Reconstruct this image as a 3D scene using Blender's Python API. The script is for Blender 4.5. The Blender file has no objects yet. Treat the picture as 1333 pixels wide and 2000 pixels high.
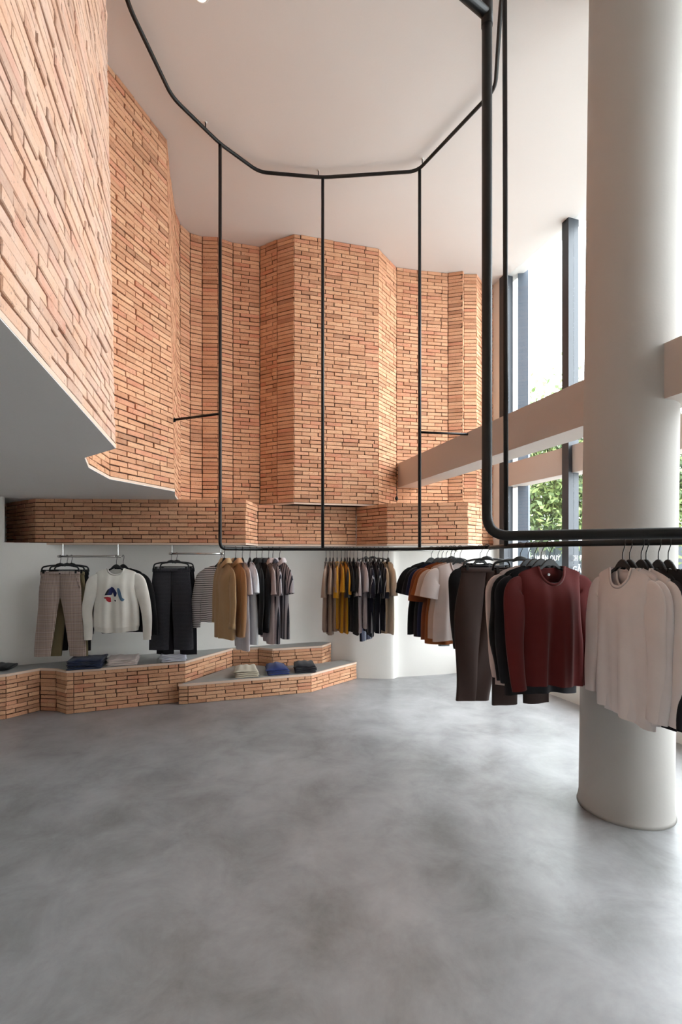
import bpy, bmesh, math, random
from mathutils import Vector, Matrix
R = math.radians
random.seed(7)
scene = bpy.context.scene
COL = scene.collection

# ------------------------------------------------------------------ camera
EYE = 1.65
F_PX, W_PX, H_PX, HORIZON = 930.0, 1333.0, 2000.0, 1085.0
cam_d = bpy.data.cameras.new('camera')
cam_d.sensor_fit = 'HORIZONTAL'; cam_d.sensor_width = 36.0
cam_d.lens = F_PX / W_PX * 36.0
cam_d.shift_y = (HORIZON - H_PX / 2) / W_PX
cam_d.clip_start = 0.02; cam_d.clip_end = 300
cam = bpy.data.objects.new('camera', cam_d); COL.objects.link(cam)
cam.location = (0, 0, EYE); cam.rotation_euler = (R(90), 0, 0)
scene.camera = cam

# ------------------------------------------------------------------ sky and exposure
world = bpy.data.worlds.new('overcast_sky'); scene.world = world
world.use_nodes = True
bg = world.node_tree.nodes['Background']
bg.inputs[0].default_value = (0.97, 0.985, 1.0, 1); bg.inputs[1].default_value = 13.2
scene.view_settings.view_transform = 'Standard'
scene.view_settings.look = 'None'
scene.view_settings.gamma = 1.0
scene.view_settings.use_curve_mapping = False
scene.view_settings.exposure = 0.0
try:
    scene.cycles.max_bounces = 10; scene.cycles.diffuse_bounces = 6; scene.cycles.transparent_max_bounces = 12
    scene.cycles.caustics_reflective = False; scene.cycles.caustics_refractive = False
except Exception:
    pass

CEIL = 5.65      # shop ceiling
SOF = 2.29       # underside of the mezzanine / top of the brick band
BAND = 1.772     # underside of the brick band
RAIL = 1.716     # height of the black clothes rail
RING = 5.58      # height of the upper black ring

# ------------------------------------------------------------------ materials
MATS = {}
def newmat(name):
    m = bpy.data.materials.new(name); m.use_nodes = True
    nt = m.node_tree; b = nt.nodes['Principled BSDF']
    MATS[name] = m
    return m, nt, b
def nd(nt, t, **kw):
    n = nt.nodes.new(t)
    for k, v in kw.items(): setattr(n, k, v)
    return n
def srgb(r, g, b):
    f = lambda c: (c / 255 / 12.92) if c / 255 <= 0.04045 else ((c / 255 + 0.055) / 1.055) ** 2.4
    return (f(r), f(g), f(b), 1)
def ramp(nt, stops, interp='LINEAR'):
    n = nd(nt, 'ShaderNodeValToRGB'); cr = n.color_ramp; cr.interpolation = interp
    while len(cr.elements) < len(stops): cr.elements.new(0.5)
    for e, (p, c) in zip(cr.elements, stops): e.position = p; e.color = c
    return n
def bump(nt, b, height, strength=0.3, dist=0.01):
    n = nd(nt, 'ShaderNodeBump'); n.inputs['Strength'].default_value = strength; n.inputs['Distance'].default_value = dist
    nt.links.new(height, n.inputs['Height']); nt.links.new(n.outputs[0], b.inputs['Normal'])
def noise(nt, vec, scale, detail=4, rough=0.55):
    n = nd(nt, 'ShaderNodeTexNoise'); n.inputs['Scale'].default_value = scale
    n.inputs['Detail'].default_value = detail; n.inputs['Roughness'].default_value = rough
    nt.links.new(vec, n.inputs['Vector']); return n
def mixc(nt, fac, a, b, mode='MIX'):
    n = nd(nt, 'ShaderNodeMix', data_type='RGBA', blend_type=mode)
    for val, idx in ((fac, 0), (a, 6), (b, 7)):
        if hasattr(val, 'is_linked'): nt.links.new(val, n.inputs[idx])
        else: n.inputs[idx].default_value = val
    return n.outputs[2]
def math_n(nt, op, a, b=None, c=None):
    n = nd(nt, 'ShaderNodeMath', operation=op)
    for i, v in enumerate((a, b, c)):
        if v is None: continue
        if hasattr(v, 'is_linked'): nt.links.new(v, n.inputs[i])
        else: n.inputs[i].default_value = v
    return n.outputs[0]

def mat_plain(name, col, rough=0.6, metal=0.0, spec=0.5):
    m, nt, b = newmat(name)
    b.inputs['Base Color'].default_value = col; b.inputs['Roughness'].default_value = rough
    b.inputs['Metallic'].default_value = metal; b.inputs['Specular IOR Level'].default_value = spec
    return m
def mat_plaster(name, col, amount=0.06):
    m, nt, b = newmat(name)
    g = nd(nt, 'ShaderNodeNewGeometry')
    n1 = noise(nt, g.outputs['Position'], 1.3, 4); n2 = noise(nt, g.outputs['Position'], 60, 3)
    c2 = tuple(c * (1 - amount * 2) for c in col[:3]) + (1,)
    nt.links.new(mixc(nt, n1.outputs[0], c2, col), b.inputs['Base Color'])
    b.inputs['Roughness'].default_value = 0.85; b.inputs['Specular IOR Level'].default_value = 0.25
    bump(nt, b, n2.outputs[0], 0.12, 0.004)
    return m
def mat_brick(name='brick_clay', lime=0.0):
    m, nt, b = newmat(name)
    g = nd(nt, 'ShaderNodeNewGeometry'); oi = nd(nt, 'ShaderNodeObjectInfo')
    rnd = math_n(nt, 'FRACT', math_n(nt, 'ADD', oi.outputs['Random'], g.outputs['Random Per Island']))
    rp = ramp(nt, [(0.0, srgb(160, 104, 74)), (0.08, srgb(186, 126, 92)), (0.3, srgb(202, 143, 107)),
                   (0.55, srgb(210, 153, 116)), (0.78, srgb(217, 165, 128)), (0.92, srgb(205, 135, 104)), (1.0, srgb(194, 118, 88))])
    nt.links.new(rnd, rp.inputs[0])
    n1 = noise(nt, g.outputs['Position'], 9, 5, 0.6)
    col = mixc(nt, math_n(nt, 'MULTIPLY', n1.outputs[0], 0.55), rp.outputs[0], srgb(220, 184, 154))
    # darker burnt flecks and pits of the clay
    n2 = noise(nt, g.outputs['Position'], 75, 4, 0.65)
    pit = ramp(nt, [(0.0, (1, 1, 1, 1)), (0.34, (1, 1, 1, 1)), (0.40, (0, 0, 0, 1)), (1, (0, 0, 0, 1))])
    nt.links.new(n2.outputs[0], pit.inputs[0])
    col = mixc(nt, math_n(nt, 'MULTIPLY', pit.outputs[0], 0.75), col, srgb(120, 70, 44))
    n3 = noise(nt, g.outputs['Position'], 1.1, 3, 0.5)
    gr = ramp(nt, [(0.0, (0, 0, 0, 1)), (0.62, (0, 0, 0, 1)), (0.8, (1, 1, 1, 1))])
    nt.links.new(n3.outputs[0], gr.inputs[0])
    col = mixc(nt, math_n(nt, 'MULTIPLY', gr.outputs[0], 0.35), col, srgb(176, 136, 98))
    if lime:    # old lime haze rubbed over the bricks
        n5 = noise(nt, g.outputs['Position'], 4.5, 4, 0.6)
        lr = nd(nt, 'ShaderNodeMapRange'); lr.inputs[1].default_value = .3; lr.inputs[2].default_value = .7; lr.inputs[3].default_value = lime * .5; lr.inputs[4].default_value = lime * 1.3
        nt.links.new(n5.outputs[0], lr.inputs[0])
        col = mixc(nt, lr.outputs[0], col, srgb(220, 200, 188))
    nt.links.new(col, b.inputs['Base Color'])
    b.inputs['Roughness'].default_value = 0.9; b.inputs['Specular IOR Level'].default_value = 0.2
    n4 = noise(nt, g.outputs['Position'], 130, 3, 0.6)
    h = math_n(nt, 'ADD', math_n(nt, 'MULTIPLY', n2.outputs[0], 0.7), math_n(nt, 'MULTIPLY', n4.outputs[0], 0.3))
    bump(nt, b, h, 0.55, 0.008)
    return m
def mat_concrete(name, dark, light, rough0, rough1, coat=0.0):
    m, nt, b = newmat(name)
    g = nd(nt, 'ShaderNodeNewGeometry'); P = g.outputs['Position']
    a = noise(nt, P, 0.55, 6, 0.62); a.inputs['Distortion'].default_value = 0.3
    c = noise(nt, P, 2.6, 7, 0.68); c.inputs['Distortion'].default_value = 0.4
    d = noise(nt, P, 34, 4, 0.6)
    v = math_n(nt, 'ADD', math_n(nt, 'MULTIPLY', a.outputs[0], 0.55), math_n(nt, 'MULTIPLY', c.outputs[0], 0.45))
    r1 = ramp(nt, [(0.38, dark), (0.50, tuple((x + y) / 2 for x, y in zip(dark, light))), (0.64, light)])
    nt.links.new(v, r1.inputs[0])
    st = noise(nt, P, 1.1, 3, 0.5)
    sr = ramp(nt, [(0.0, (0, 0, 0, 1)), (0.60, (0, 0, 0, 1)), (0.72, (1, 1, 1, 1))])
    nt.links.new(st.outputs[0], sr.inputs[0])
    col = mixc(nt, math_n(nt, 'MULTIPLY', sr.outputs[0], 0.2), r1.outputs[0], tuple(x * y for x, y in zip(dark, (1.12, 0.98, 0.92, 1))))
    col = mixc(nt, math_n(nt, 'MULTIPLY', d.outputs[0], 0.18), col, light)
    nt.links.new(col, b.inputs['Base Color'])
    rr = nd(nt, 'ShaderNodeMapRange'); rr.inputs['To Min'].default_value = rough0; rr.inputs['To Max'].default_value = rough1
    nt.links.new(c.outputs[0], rr.inputs[0]); nt.links.new(rr.outputs[0], b.inputs['Roughness'])
    b.inputs['Specular IOR Level'].default_value = 0.5
    bump(nt, b, a.outputs[0], 0.03, 0.01)
    return m
def mat_cloth(name, col, col2=None, kind='plain', scale=1.0, rough=0.9):
    """kind: plain, hstripe, vstripe, check, fleck; col2 is the second thread colour"""
    m, nt, b = newmat(name)
    tc = nd(nt, 'ShaderNodeTexCoord'); O = tc.outputs['Object']
    base = None
    sx = nd(nt, 'ShaderNodeSeparateXYZ'); nt.links.new(O, sx.inputs[0])
    def line(axis, period, width):
        f = math_n(nt, 'FRACT', math_n(nt, 'MULTIPLY', sx.outputs[axis], 1.0 / period))
        return math_n(nt, 'LESS_THAN', f, width)
    if kind == 'plain': base = col
    elif kind == 'hstripe': base = mixc(nt, line(2, 0.021 * scale, 0.33), col, col2)
    elif kind == 'vstripe':
        base = mixc(nt, line(0, 0.05 * scale, 0.09), col, col2)
    elif kind == 'bold':
        base = mixc(nt, line(0, 0.045 * scale, 0.4), col, col2)
    elif kind == 'check':
        a = line(0, 0.012 * scale, 0.5); c = line(2, 0.012 * scale, 0.5)
        base = mixc(nt, math_n(nt, 'MULTIPLY', math_n(nt, 'ADD', a, c), 0.5), col, col2)
        base = mixc(nt, math_n(nt, 'MULTIPLY', line(2, 0.045 * scale, 0.2), 0.16), base, srgb(196, 184, 190))
    elif kind == 'fleck':
        n = noise(nt, O, 160 * scale, 2); n.inputs['Distortion'].default_value = 0
        a = line(2, 0.009, 0.45)
        base = mixc(nt, math_n(nt, 'MULTIPLY', math_n(nt, 'MULTIPLY', n.outputs[0], a), 1.0), col, col2)
    n1 = noise(nt, O, 7, 3)
    dark = mixc(nt, 1.0, base, (0.82, 0.82, 0.82, 1), 'MULTIPLY')
    nt.links.new(mixc(nt, n1.outputs[0], base, dark), b.inputs['Base Color'])
    b.inputs['Roughness'].default_value = rough; b.inputs['Specular IOR Level'].default_value = 0.2
    try:
        b.inputs['Sheen Weight'].default_value = 0.15; b.inputs['Sheen Roughness'].default_value = 0.5
    except Exception: pass
    n2 = noise(nt, O, 340, 2)
    bump(nt, b, n2.outputs[0], 0.15, 0.002)
    return m
def mat_glass():
    m, nt, b = newmat('window_glass')
    nt.nodes.remove(b); out = nt.nodes['Material Output']
    t = nd(nt, 'ShaderNodeBsdfTransparent'); t.inputs[0].default_value = (0.93, 0.96, 0.97, 1)
    gl = nd(nt, 'ShaderNodeBsdfGlossy'); gl.inputs['Roughness'].default_value = 0.02
    lw = nd(nt, 'ShaderNodeLayerWeight'); lw.inputs[0].default_value = 0.5
    fac = math_n(nt, 'ADD', math_n(nt, 'MULTIPLY', math_n(nt, 'POWER', lw.outputs['Facing'], 5.0), 0.6), 0.02)
    mx = nd(nt, 'ShaderNodeMixShader')
    nt.links.new(fac, mx.inputs[0]); nt.links.new(t.outputs[0], mx.inputs[1]); nt.links.new(gl.outputs[0], mx.inputs[2])
    nt.links.new(mx.outputs[0], out.inputs[0])
    return m
def mat_leaf(name, c1, c2):
    m, nt, b = newmat(name)
    g = nd(nt, 'ShaderNodeNewGeometry')
    rp = ramp(nt, [(0, c1), (1, c2)]); nt.links.new(g.outputs['Random Per Island'], rp.inputs[0])
    nt.links.new(rp.outputs[0], b.inputs['Base Color']); b.inputs['Roughness'].default_value = 0.6
    tr = nd(nt, 'ShaderNodeBsdfTranslucent'); nt.links.new(rp.outputs[0], tr.inputs[0])
    mx = nd(nt, 'ShaderNodeMixShader'); mx.inputs[0].default_value = 0.45
    nt.links.new(b.outputs[0], mx.inputs[1]); nt.links.new(tr.outputs[0], mx.inputs[2])
    nt.links.new(mx.outputs[0], nt.nodes['Material Output'].inputs[0])
    return m
def mat_emit(name, col, s):
    m, nt, b = newmat(name)
    b.inputs['Emission Color'].default_value = col; b.inputs['Emission Strength'].default_value = s
    return m

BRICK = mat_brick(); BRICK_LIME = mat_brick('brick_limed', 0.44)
JOINT = mat_plaster('brick_joint', srgb(74, 48, 34))
EDGE = mat_plaster('pale_mortar_edge', srgb(226, 200, 180))
WHITE = mat_plaster('white_plaster', srgb(229, 225, 219), 0.03)
CEILM = mat_plaster('ceiling_paint', srgb(226, 223, 220), 0.02)
COLM = mat_plaster('column_plaster', srgb(184, 180, 175), 0.03)
BEAMM = mat_plaster('beam_plaster', srgb(196, 184, 176), 0.03)
FLOORM = mat_concrete('polished_concrete', srgb(112, 111, 111), srgb(168, 168, 170), 0.285, 0.36)
BENCHTOP = mat_concrete('bench_concrete', srgb(138, 137, 134), srgb(170, 170, 166), 0.6, 0.8)
PAVE = mat_concrete('street_paving', srgb(150, 148, 145), srgb(176, 174, 171), 0.8, 0.95)
PIPE = mat_plain('black_powder_coat', srgb(26, 26, 26), 0.5, 0.0, 0.35)
STEEL = mat_plain('dark_window_steel', srgb(58, 62, 68), 0.45, 0.2)
BLUESTEEL = mat_plain('blue_grey_steel', srgb(62, 72, 84), 0.5, 0.1)
CHROME = mat_plain('chrome', srgb(200, 198, 194), 0.18, 1.0)
HANGER = mat_plain('black_hanger_plastic', srgb(30, 31, 32), 0.5)
HOOKM = mat_plain('black_hook_wire', srgb(38, 38, 38), 0.35, 0.6)
GLASS = mat_glass()

# ------------------------------------------------------------------ mesh helpers
def link(name, me, mat=None, parent=None, loc=None, rotz=None):
    o = bpy.data.objects.new(name, me); COL.objects.link(o)
    if mat is not None and me is not None and not me.materials: me.materials.append(mat)
    if parent is not None: o.parent = parent
    if loc is not None: o.location = loc
    if rotz is not None: o.rotation_euler = (0, 0, rotz)
    return o
def mesh(name, verts, faces, smooth=False):
    me = bpy.data.meshes.new(name); me.from_pydata([tuple(v) for v in verts], [], faces); me.update()
    if smooth: me.polygons.foreach_set('use_smooth', [True] * len(me.polygons))
    return me
def tag(o, label=None, cat=None, group=None, kind=None):
    if label: o['label'] = label
    if cat: o['category'] = cat
    if group: o['group'] = group
    if kind: o['kind'] = kind
    return o
def structure(o, label, cat):
    return tag(o, label, cat, None, 'structure')
def empty(name, loc=(0, 0, 0), rotz=0.0):
    o = bpy.data.objects.new(name, None); COL.objects.link(o)
    o.location = loc; o.rotation_euler = (0, 0, rotz); o.empty_display_size = 0.05
    return o
class MB:
    def __init__(s): s.v = []; s.f = []
    def add(s, v, f):
        n = len(s.v); s.v += [tuple(p) for p in v]; s.f += [tuple(i + n for i in q) for q in f]
    def box(s, c, d, mat=None):
        x, y, z = (k / 2 for k in d)
        pts = [Vector((sx * x, sy * y, sz * z)) for sx in (-1, 1) for sy in (-1, 1) for sz in (-1, 1)]
        if mat is not None: pts = [mat @ p for p in pts]
        pts = [p + Vector(c) for p in pts]
        s.add(pts, [(0, 1, 3, 2), (4, 6, 7, 5), (0, 4, 5, 1), (2, 3, 7, 6), (0, 2, 6, 4), (1, 5, 7, 3)])
    def prism(s, poly, z0, z1):
        n = len(poly)
        s.add([(x, y, z0) for x, y in poly] + [(x, y, z1) for x, y in poly],
              [tuple(range(n))[::-1], tuple(range(n, 2 * n))] + [(i, (i + 1) % n, n + (i + 1) % n, n + i) for i in range(n)])
    def tube(s, path, r, n=10, caps=True):
        path = [Vector(p) for p in path]; rr = r if isinstance(r, (list, tuple)) else [r] * len(path)
        rings = []; prev = None
        for i, p in enumerate(path):
            a = path[max(i - 1, 0)]; b = path[min(i + 1, len(path) - 1)]
            t = (b - a).normalized()
            if prev is None:
                up = Vector((0, 0, 1)) if abs(t.z) < 0.9 else Vector((1, 0, 0)); prev = (up - t * up.dot(t)).normalized()
            prev = (prev - t * prev.dot(t)).normalized(); q = t.cross(prev)
            rings.append([p + prev * rr[i] * math.cos(2 * math.pi * k / n) + q * rr[i] * math.sin(2 * math.pi * k / n) for k in range(n)])
        s.loft(rings, True, caps)
    def loft(s, rings, closed=True, caps=False):
        n = len(rings[0]); v = [p for r_ in rings for p in r_]; f = []
        for i in range(len(rings) - 1):
            for k in range(n if closed else n - 1):
                f.append((i * n + k, i * n + (k + 1) % n, (i + 1) * n + (k + 1) % n, (i + 1) * n + k))
        if caps: f += [tuple(range(n))[::-1], tuple((len(rings) - 1) * n + k for k in range(n))]
        s.add(v, f)
    def me(s, name, smooth=False): return mesh(name, s.v, s.f, smooth)
    def build(s, name, mat, parent=None, smooth=False, loc=None):
        return link(name, s.me(name, smooth), mat, parent, loc)
def smooth_path(pts, r, n=6):
    """polyline with its corners rounded to radius r"""
    pts = [Vector(p) for p in pts]; out = [pts[0]]
    for a, b, c in zip(pts, pts[1:], pts[2:]):
        u = (a - b); w = (c - b); d = min(r, u.length * 0.45, w.length * 0.45)
        p0 = b + u.normalized() * d; p2 = b + w.normalized() * d
        for k in range(n + 1):
            t = k / n; out.append(p0 * (1 - t) ** 2 + b * 2 * t * (1 - t) + p2 * t * t)
    out.append(pts[-1]); return out
def catmull(pts, n=8):
    pts = [Vector(p) for p in pts]; out = []
    for i in range(len(pts) - 1):
        p0 = pts[max(i - 1, 0)]; p1 = pts[i]; p2 = pts[i + 1]; p3 = pts[min(i + 2, len(pts) - 1)]
        for k in range(n):
            t = k / n
            out.append(0.5 * ((2 * p1) + (p2 - p0) * t + (2 * p0 - 5 * p1 + 4 * p2 - p3) * t * t + (-p0 + 3 * p1 - 3 * p2 + p3) * t ** 3))
    out.append(pts[-1]); return out
def lerp(a, b, t): return a + (b - a) * t

# ------------------------------------------------------------------ setting: floor, ceilings, plaster walls
def fac_x(y): return 4.582 - 0.322 * y          # the glazed street front runs along this line
fd = Vector((-0.322, 1, 0)).normalized()         # along the front, away from the viewer
fn = Vector((-fd.y, fd.x, 0))                    # into the room (to the left)
if fn.x > 0: fn = -fn
Y_REAR = -3.0; Y_END = 7.25
m = MB(); m.prism([(-5.2, Y_REAR), (fac_x(Y_REAR) + .1, Y_REAR), (fac_x(Y_END) + .1, Y_END), (-5.2, Y_END)], -0.12, 0.0)
structure(m.build('floor', FLOORM), 'grey polished concrete floor of the shop', 'floor')
m = MB(); m.prism([(-5.2, Y_REAR), (fac_x(Y_REAR) + .18, Y_REAR), (fac_x(Y_END) + .18, Y_END), (-5.2, Y_END)], CEIL, CEIL + 0.2)
structure(m.build('ceiling', CEILM), 'smooth off-white double-height ceiling', 'ceiling')

LEFT1_B = [(-0.60, 0.12), (-0.917, 1.28), (-1.34, 2.83)]
LEFT1_T = [(-0.62, 0.12), (-0.95, 1.28), (-1.41, 2.83)]
LEFT2_B = [(-1.34, 2.83), (-1.67, 3.10), (-1.83, 3.45), (-1.93, 3.97), (-1.655, 4.74)]
LEFT2_T = [(-1.41, 2.83), (-1.72, 3.10), (-1.86, 3.45), (-1.90, 3.86), (-1.675, 4.57)]
LEFT3_B = [(-1.655, 4.74), (-1.78, 5.10), (-1.91, 5.60), (-1.93, 5.74)]
LEFT3_T = [(-1.675, 4.57), (-1.80, 5.02), (-1.93, 5.56), (-1.94, 5.72)]
# mezzanine soffit
poly = LEFT1_B + LEFT2_B[1:] + LEFT3_B[1:] + [(-1.93, 6.3), (-5.2, 6.3), (-5.2, 0.12)]
m = MB(); m.prism(poly, SOF - 0.004, SOF + 0.02)
structure(m.build('ceiling_mezzanine', CEILM), 'low grey soffit under the brick-clad mezzanine', 'ceiling')
# smooth white wall of the alcove
wp = catmull([(-5.2, 4.55, 0), (-4.4, 4.85, 0), (-3.67, 5.14, 0), (-2.8, 5.58, 0), (-1.96, 5.97, 0), (-1.4, 6.2, 0), (-0.75, 6.46, 0), (-0.30, 6.62, 0),
              (-0.06, 6.56, 0), (0.22, 6.42, 0), (0.66, 6.36, 0), (0.80, 6.46, 0), (1.37, 6.60, 0), (2.0, 6.82, 0), (2.52, 7.05, 0)], 6)
v = []; f = []
for i, p in enumerate(wp): v += [(p.x, p.y, 0), (p.x, p.y, BAND + .02)]
for i in range(len(wp) - 1): f.append((2 * i, 2 * i + 2, 2 * i + 3, 2 * i + 1))
structure(link('wall_back', mesh('wall_back', v, f, True), WHITE), 'curving white plaster wall behind the clothes', 'wall')
lw_ = [(-5.2, 4.55), (-4.4, 4.85), (-3.66, 5.145)]
m = MB(); m.prism(lw_ + [(x - .02, y + .06) for x, y in lw_[::-1]], 1.6, SOF); structure(m.build('wall_back_left', WHITE), 'white plaster wall at the left end of the brick band', 'wall')
m = MB(); m.box((-5.2, 2.15, CEIL / 2), (0.1, 10.3, CEIL)); structure(m.build('wall_left', WHITE), 'white plaster wall under the mezzanine', 'wall')
m = MB(); m.box((0.3, Y_REAR - .05, CEIL / 2), (11.2, 0.1, CEIL)); structure(m.build('wall_rear', WHITE), 'white plaster wall behind the viewer', 'wall')
m = MB(); m.box((-2.9, 0.10, (SOF + CEIL) / 2), (4.62, 0.06, CEIL - SOF)); structure(m.build('wall_mezzanine', WHITE), 'white plaster end of the mezzanine', 'wall')
m = MB(); m.box((-1.2, Y_END + .06, CEIL / 2 + .6), (8.0, 0.1, CEIL + 1.2)); structure(m.build('wall_outer', WHITE), 'outer wall behind the brick folds', 'wall')

# ------------------------------------------------------------------ brickwork
BR_L, BR_H, BR_D = 0.203, 0.0435, 0.06
BR_MESH = []
for k in range(10):
    j = lambda s: random.uniform(-s, s)
    x, z, c = BR_L / 2, BR_H / 2, 0.0035
    back = [(-x, BR_D, -z), (x, BR_D, -z), (x, BR_D, z), (-x, BR_D, z)]
    mid = [(px + j(.002), c + j(.001), pz + j(.0018)) for px, _, pz in back]
    fr = [(px - math.copysign(c, px) + j(.0015), j(.0016), pz - math.copysign(c, pz) + j(.0012)) for px, _, pz in back]
    # a middle pair of points lets the long edges wander
    fc = [(q, (q + 1) % 4, 4 + (q + 1) % 4, 4 + q) for q in range(4)] + [(4 + q, 4 + (q + 1) % 4, 8 + (q + 1) % 4, 8 + q) for q in range(4)] + [(8, 9, 10, 11)]
    me = mesh('brick', back + mid + fr, fc); me.materials.append(BRICK); BR_MESH.append(me)
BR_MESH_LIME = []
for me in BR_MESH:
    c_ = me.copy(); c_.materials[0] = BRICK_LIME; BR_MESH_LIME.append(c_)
def in_frame(p, margin=0):
    if p.y < 0.2: return None
    px = W_PX / 2 + p.x / p.y * F_PX; py = HORIZON - (p.z - EYE) / p.y * F_PX
    if -margin <= px <= W_PX + margin and -margin <= py <= H_PX + margin: return px, py
    return None
def lay_bricks(parent, bot, top, z0, z1, course=0.0493, limit=300, seed=1, inv=Matrix.Identity(4), lime=False):
    """courses of bricks over a ruled zigzag wall; the room lies to the right of the direction of travel"""
    rnd = random.Random(seed); items = []; BM = BR_MESH_LIME if lime else BR_MESH
    rows = max(1, round((z1 - z0) / course)); ch = (z1 - z0) / rows
    for i in range(len(bot) - 1):
        for r_ in range(rows):
            zc = z0 + (r_ + .5) * ch; t = (zc - z0) / (z1 - z0)
            a = Vector((lerp(bot[i][0], top[i][0], t), lerp(bot[i][1], top[i][1], t), 0))
            b = Vector((lerp(bot[i + 1][0], top[i + 1][0], t), lerp(bot[i + 1][1], top[i + 1][1], t), 0))
            d = b - a; l = d.length; d.normalize(); n = Vector((d.y, -d.x, 0))
            step = BR_L + 0.007
            x = -rnd.uniform(.0, .02) - (step / 2 if r_ % 2 else 0); cuts = [0.0]
            if l < 0.26: cuts = [0.0, l]
            else:
                while True:
                    x += step * rnd.choice((1, 1, 1, 1, .5 if rnd.random() < .25 else 1)) + rnd.uniform(-.006, .006)
                    if x > l - 0.05: break
                    if x > 0.05: cuts.append(x)
                cuts.append(l)
            for p, q in zip(cuts, cuts[1:]):
                gap = rnd.uniform(.005, .011); ln = q - p - gap
                if ln < 0.02: continue
                c = a + d * ((p + q) / 2); c.z = zc + rnd.uniform(-.0018, .0018)
                proud = rnd.gauss(0, .0022) + (rnd.uniform(.002, .006) if rnd.random() < .04 else 0)
                c = c + n * proud
                ang = math.atan2(d.y, d.x) + rnd.uniform(-.012, .012)
                hs = (ch - rnd.uniform(.004, .0078)) / BR_H
                mt = Matrix.Translation(c) @ Matrix.Rotation(ang, 4, 'Z') @ Matrix.Rotation(rnd.uniform(-.007, .007), 4, 'Y') @ Matrix.Diagonal((ln / BR_L, 1, hs, 1))
                fcam = n.dot(Vector((0, 0, 0)) - Vector((c.x, c.y, 0)))
                fp = in_frame(c)
                size = (ln * ch * max(fcam, 0) / (c.y ** 3)) if fp and fcam > 0 else 0
                items.append((size, mt, rnd.randrange(10)))
    items.sort(key=lambda q: -q[0])
    own = [q for q in items[:limit] if q[0] > 0]; rest = items[len(own):]
    for s_, mt, k in own:
        o = bpy.data.objects.new('brick', BM[k]); COL.objects.link(o); o.parent = parent; o.matrix_local = inv @ mt
    if rest:
        vv = []; ff = []
        for s_, mt, k in rest:
            n = len(vv); vv += [tuple(mt @ v_.co) for v_ in BR_MESH[k].vertices]; ff += [tuple(x + n for x in p.vertices) for p in BR_MESH[k].polygons]
        o = link('brick_rest', mesh('brick_rest', vv, ff), BRICK_LIME if lime else BRICK, parent); o['kind'] = 'stuff'; o.matrix_local = inv
def ruled(bot, top, z0, z1, back, off):
    """solid behind the brick faces: its face lies off behind the bricks' face, its back `back` behind"""
    def shift(pts, k):
        out = []
        for i, p in enumerate(pts):
            n = Vector((0, 0, 0))
            for a, b in ((i - 1, i), (i, i + 1)):
                if a < 0 or b >= len(pts): continue
                d = Vector((pts[b][0] - pts[a][0], pts[b][1] - pts[a][1], 0)).normalized(); n += Vector((d.y, -d.x, 0))
            n.normalize(); out.append((p[0] - n.x * k, p[1] - n.y * k))
        return out
    fb, ft, bb, bt = shift(bot, off), shift(top, off), shift(bot, back), shift(top, back)
    v = []; f = []
    for i in range(len(bot)):
        v += [(*fb[i], z0), (*ft[i], z1), (*bb[i], z0), (*bt[i], z1)]
    for i in range(len(bot) - 1):
        a, b = 4 * i, 4 * i + 4
        f += [(a, b, b + 1, a + 1), (a + 2, a + 3, b + 3, b + 2), (a, a + 2, b + 2, b), (a + 1, b + 1, b + 3, a + 3)]
    e = 4 * (len(bot) - 1)
    f += [(0, 1, 3, 2), (e, e + 2, e + 3, e + 1)]
    return v, f
def shift_pts(pts, k):
    """plan points moved k back from the room side"""
    out = []
    for i, p in enumerate(pts):
        n = Vector((0, 0, 0))
        for a, b in ((i - 1, i), (i, i + 1)):
            if a < 0 or b >= len(pts): continue
            d = Vector((pts[b][0] - pts[a][0], pts[b][1] - pts[a][1], 0)).normalized(); n += Vector((d.y, -d.x, 0))
        n.normalize(); out.append((p[0] - n.x * k, p[1] - n.y * k))
    return out
def brick_wall(name, label, bot, top, z0, z1, seed, cat='wall', course=0.0493, edge=True, limit=300, lime=False):
    v, f = ruled(bot, top, z0, z1, 0.14, 0.010)
    o = link(name, mesh(name, v, f), JOINT); structure(o, label, cat)
    lay_bricks(o, bot, top, z0 + (0.022 if edge else 0), z1, course, limit, seed, lime=lime)
    if edge:   # pale mortar lip along the bottom edge
        v, f = ruled(bot, bot, z0, z0 + 0.020, 0.10, -0.001)
        link('mortar_edge', mesh('mortar_edge', v, f), EDGE, o)
    return o
UP = [(-1.94, 5.74), (-1.87, 5.90), (-1.74, 5.965), (-1.55, 5.975), (-1.38, 6.08), (-1.05, 6.16), (-0.81, 6.025), (-0.585, 5.92), (0.49, 6.20), (0.77, 6.60),
      (1.12, 6.68), (1.515, 6.74), (1.715, 6.69), (1.745, 6.76), (1.925, 6.76), (2.08, 6.98), (2.40, 7.09)]
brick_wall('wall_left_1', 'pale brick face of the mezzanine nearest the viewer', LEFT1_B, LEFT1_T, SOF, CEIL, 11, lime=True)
brick_wall('wall_left_2', 'brick mezzanine face folding back beyond the nearest one', LEFT2_B, LEFT2_T, SOF, CEIL, 12)
brick_wall('wall_left_3', 'sharply foreshortened brick face running back from the mezzanine corner', LEFT3_B, LEFT3_T, SOF, CEIL, 13)
ZB = SOF - 0.01
brick_wall('wall_back_1', 'narrow curving brick facets left of the leftmost hanging pole', UP[0:4], UP[0:4], ZB, CEIL, 14, edge=False)
brick_wall('wall_back_2', 'recessed brick face between the curve and the big bay', UP[3:6], UP[3:6], ZB, CEIL, 15, edge=False)
brick_wall('wall_back_3', 'shaded left flank of the projecting brick bay', UP[5:8], UP[5:8], SOF, CEIL, 16)
brick_wall('wall_back_4', 'broad front face of the projecting brick bay', UP[7:9], UP[7:9], SOF, CEIL, 17)
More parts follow.
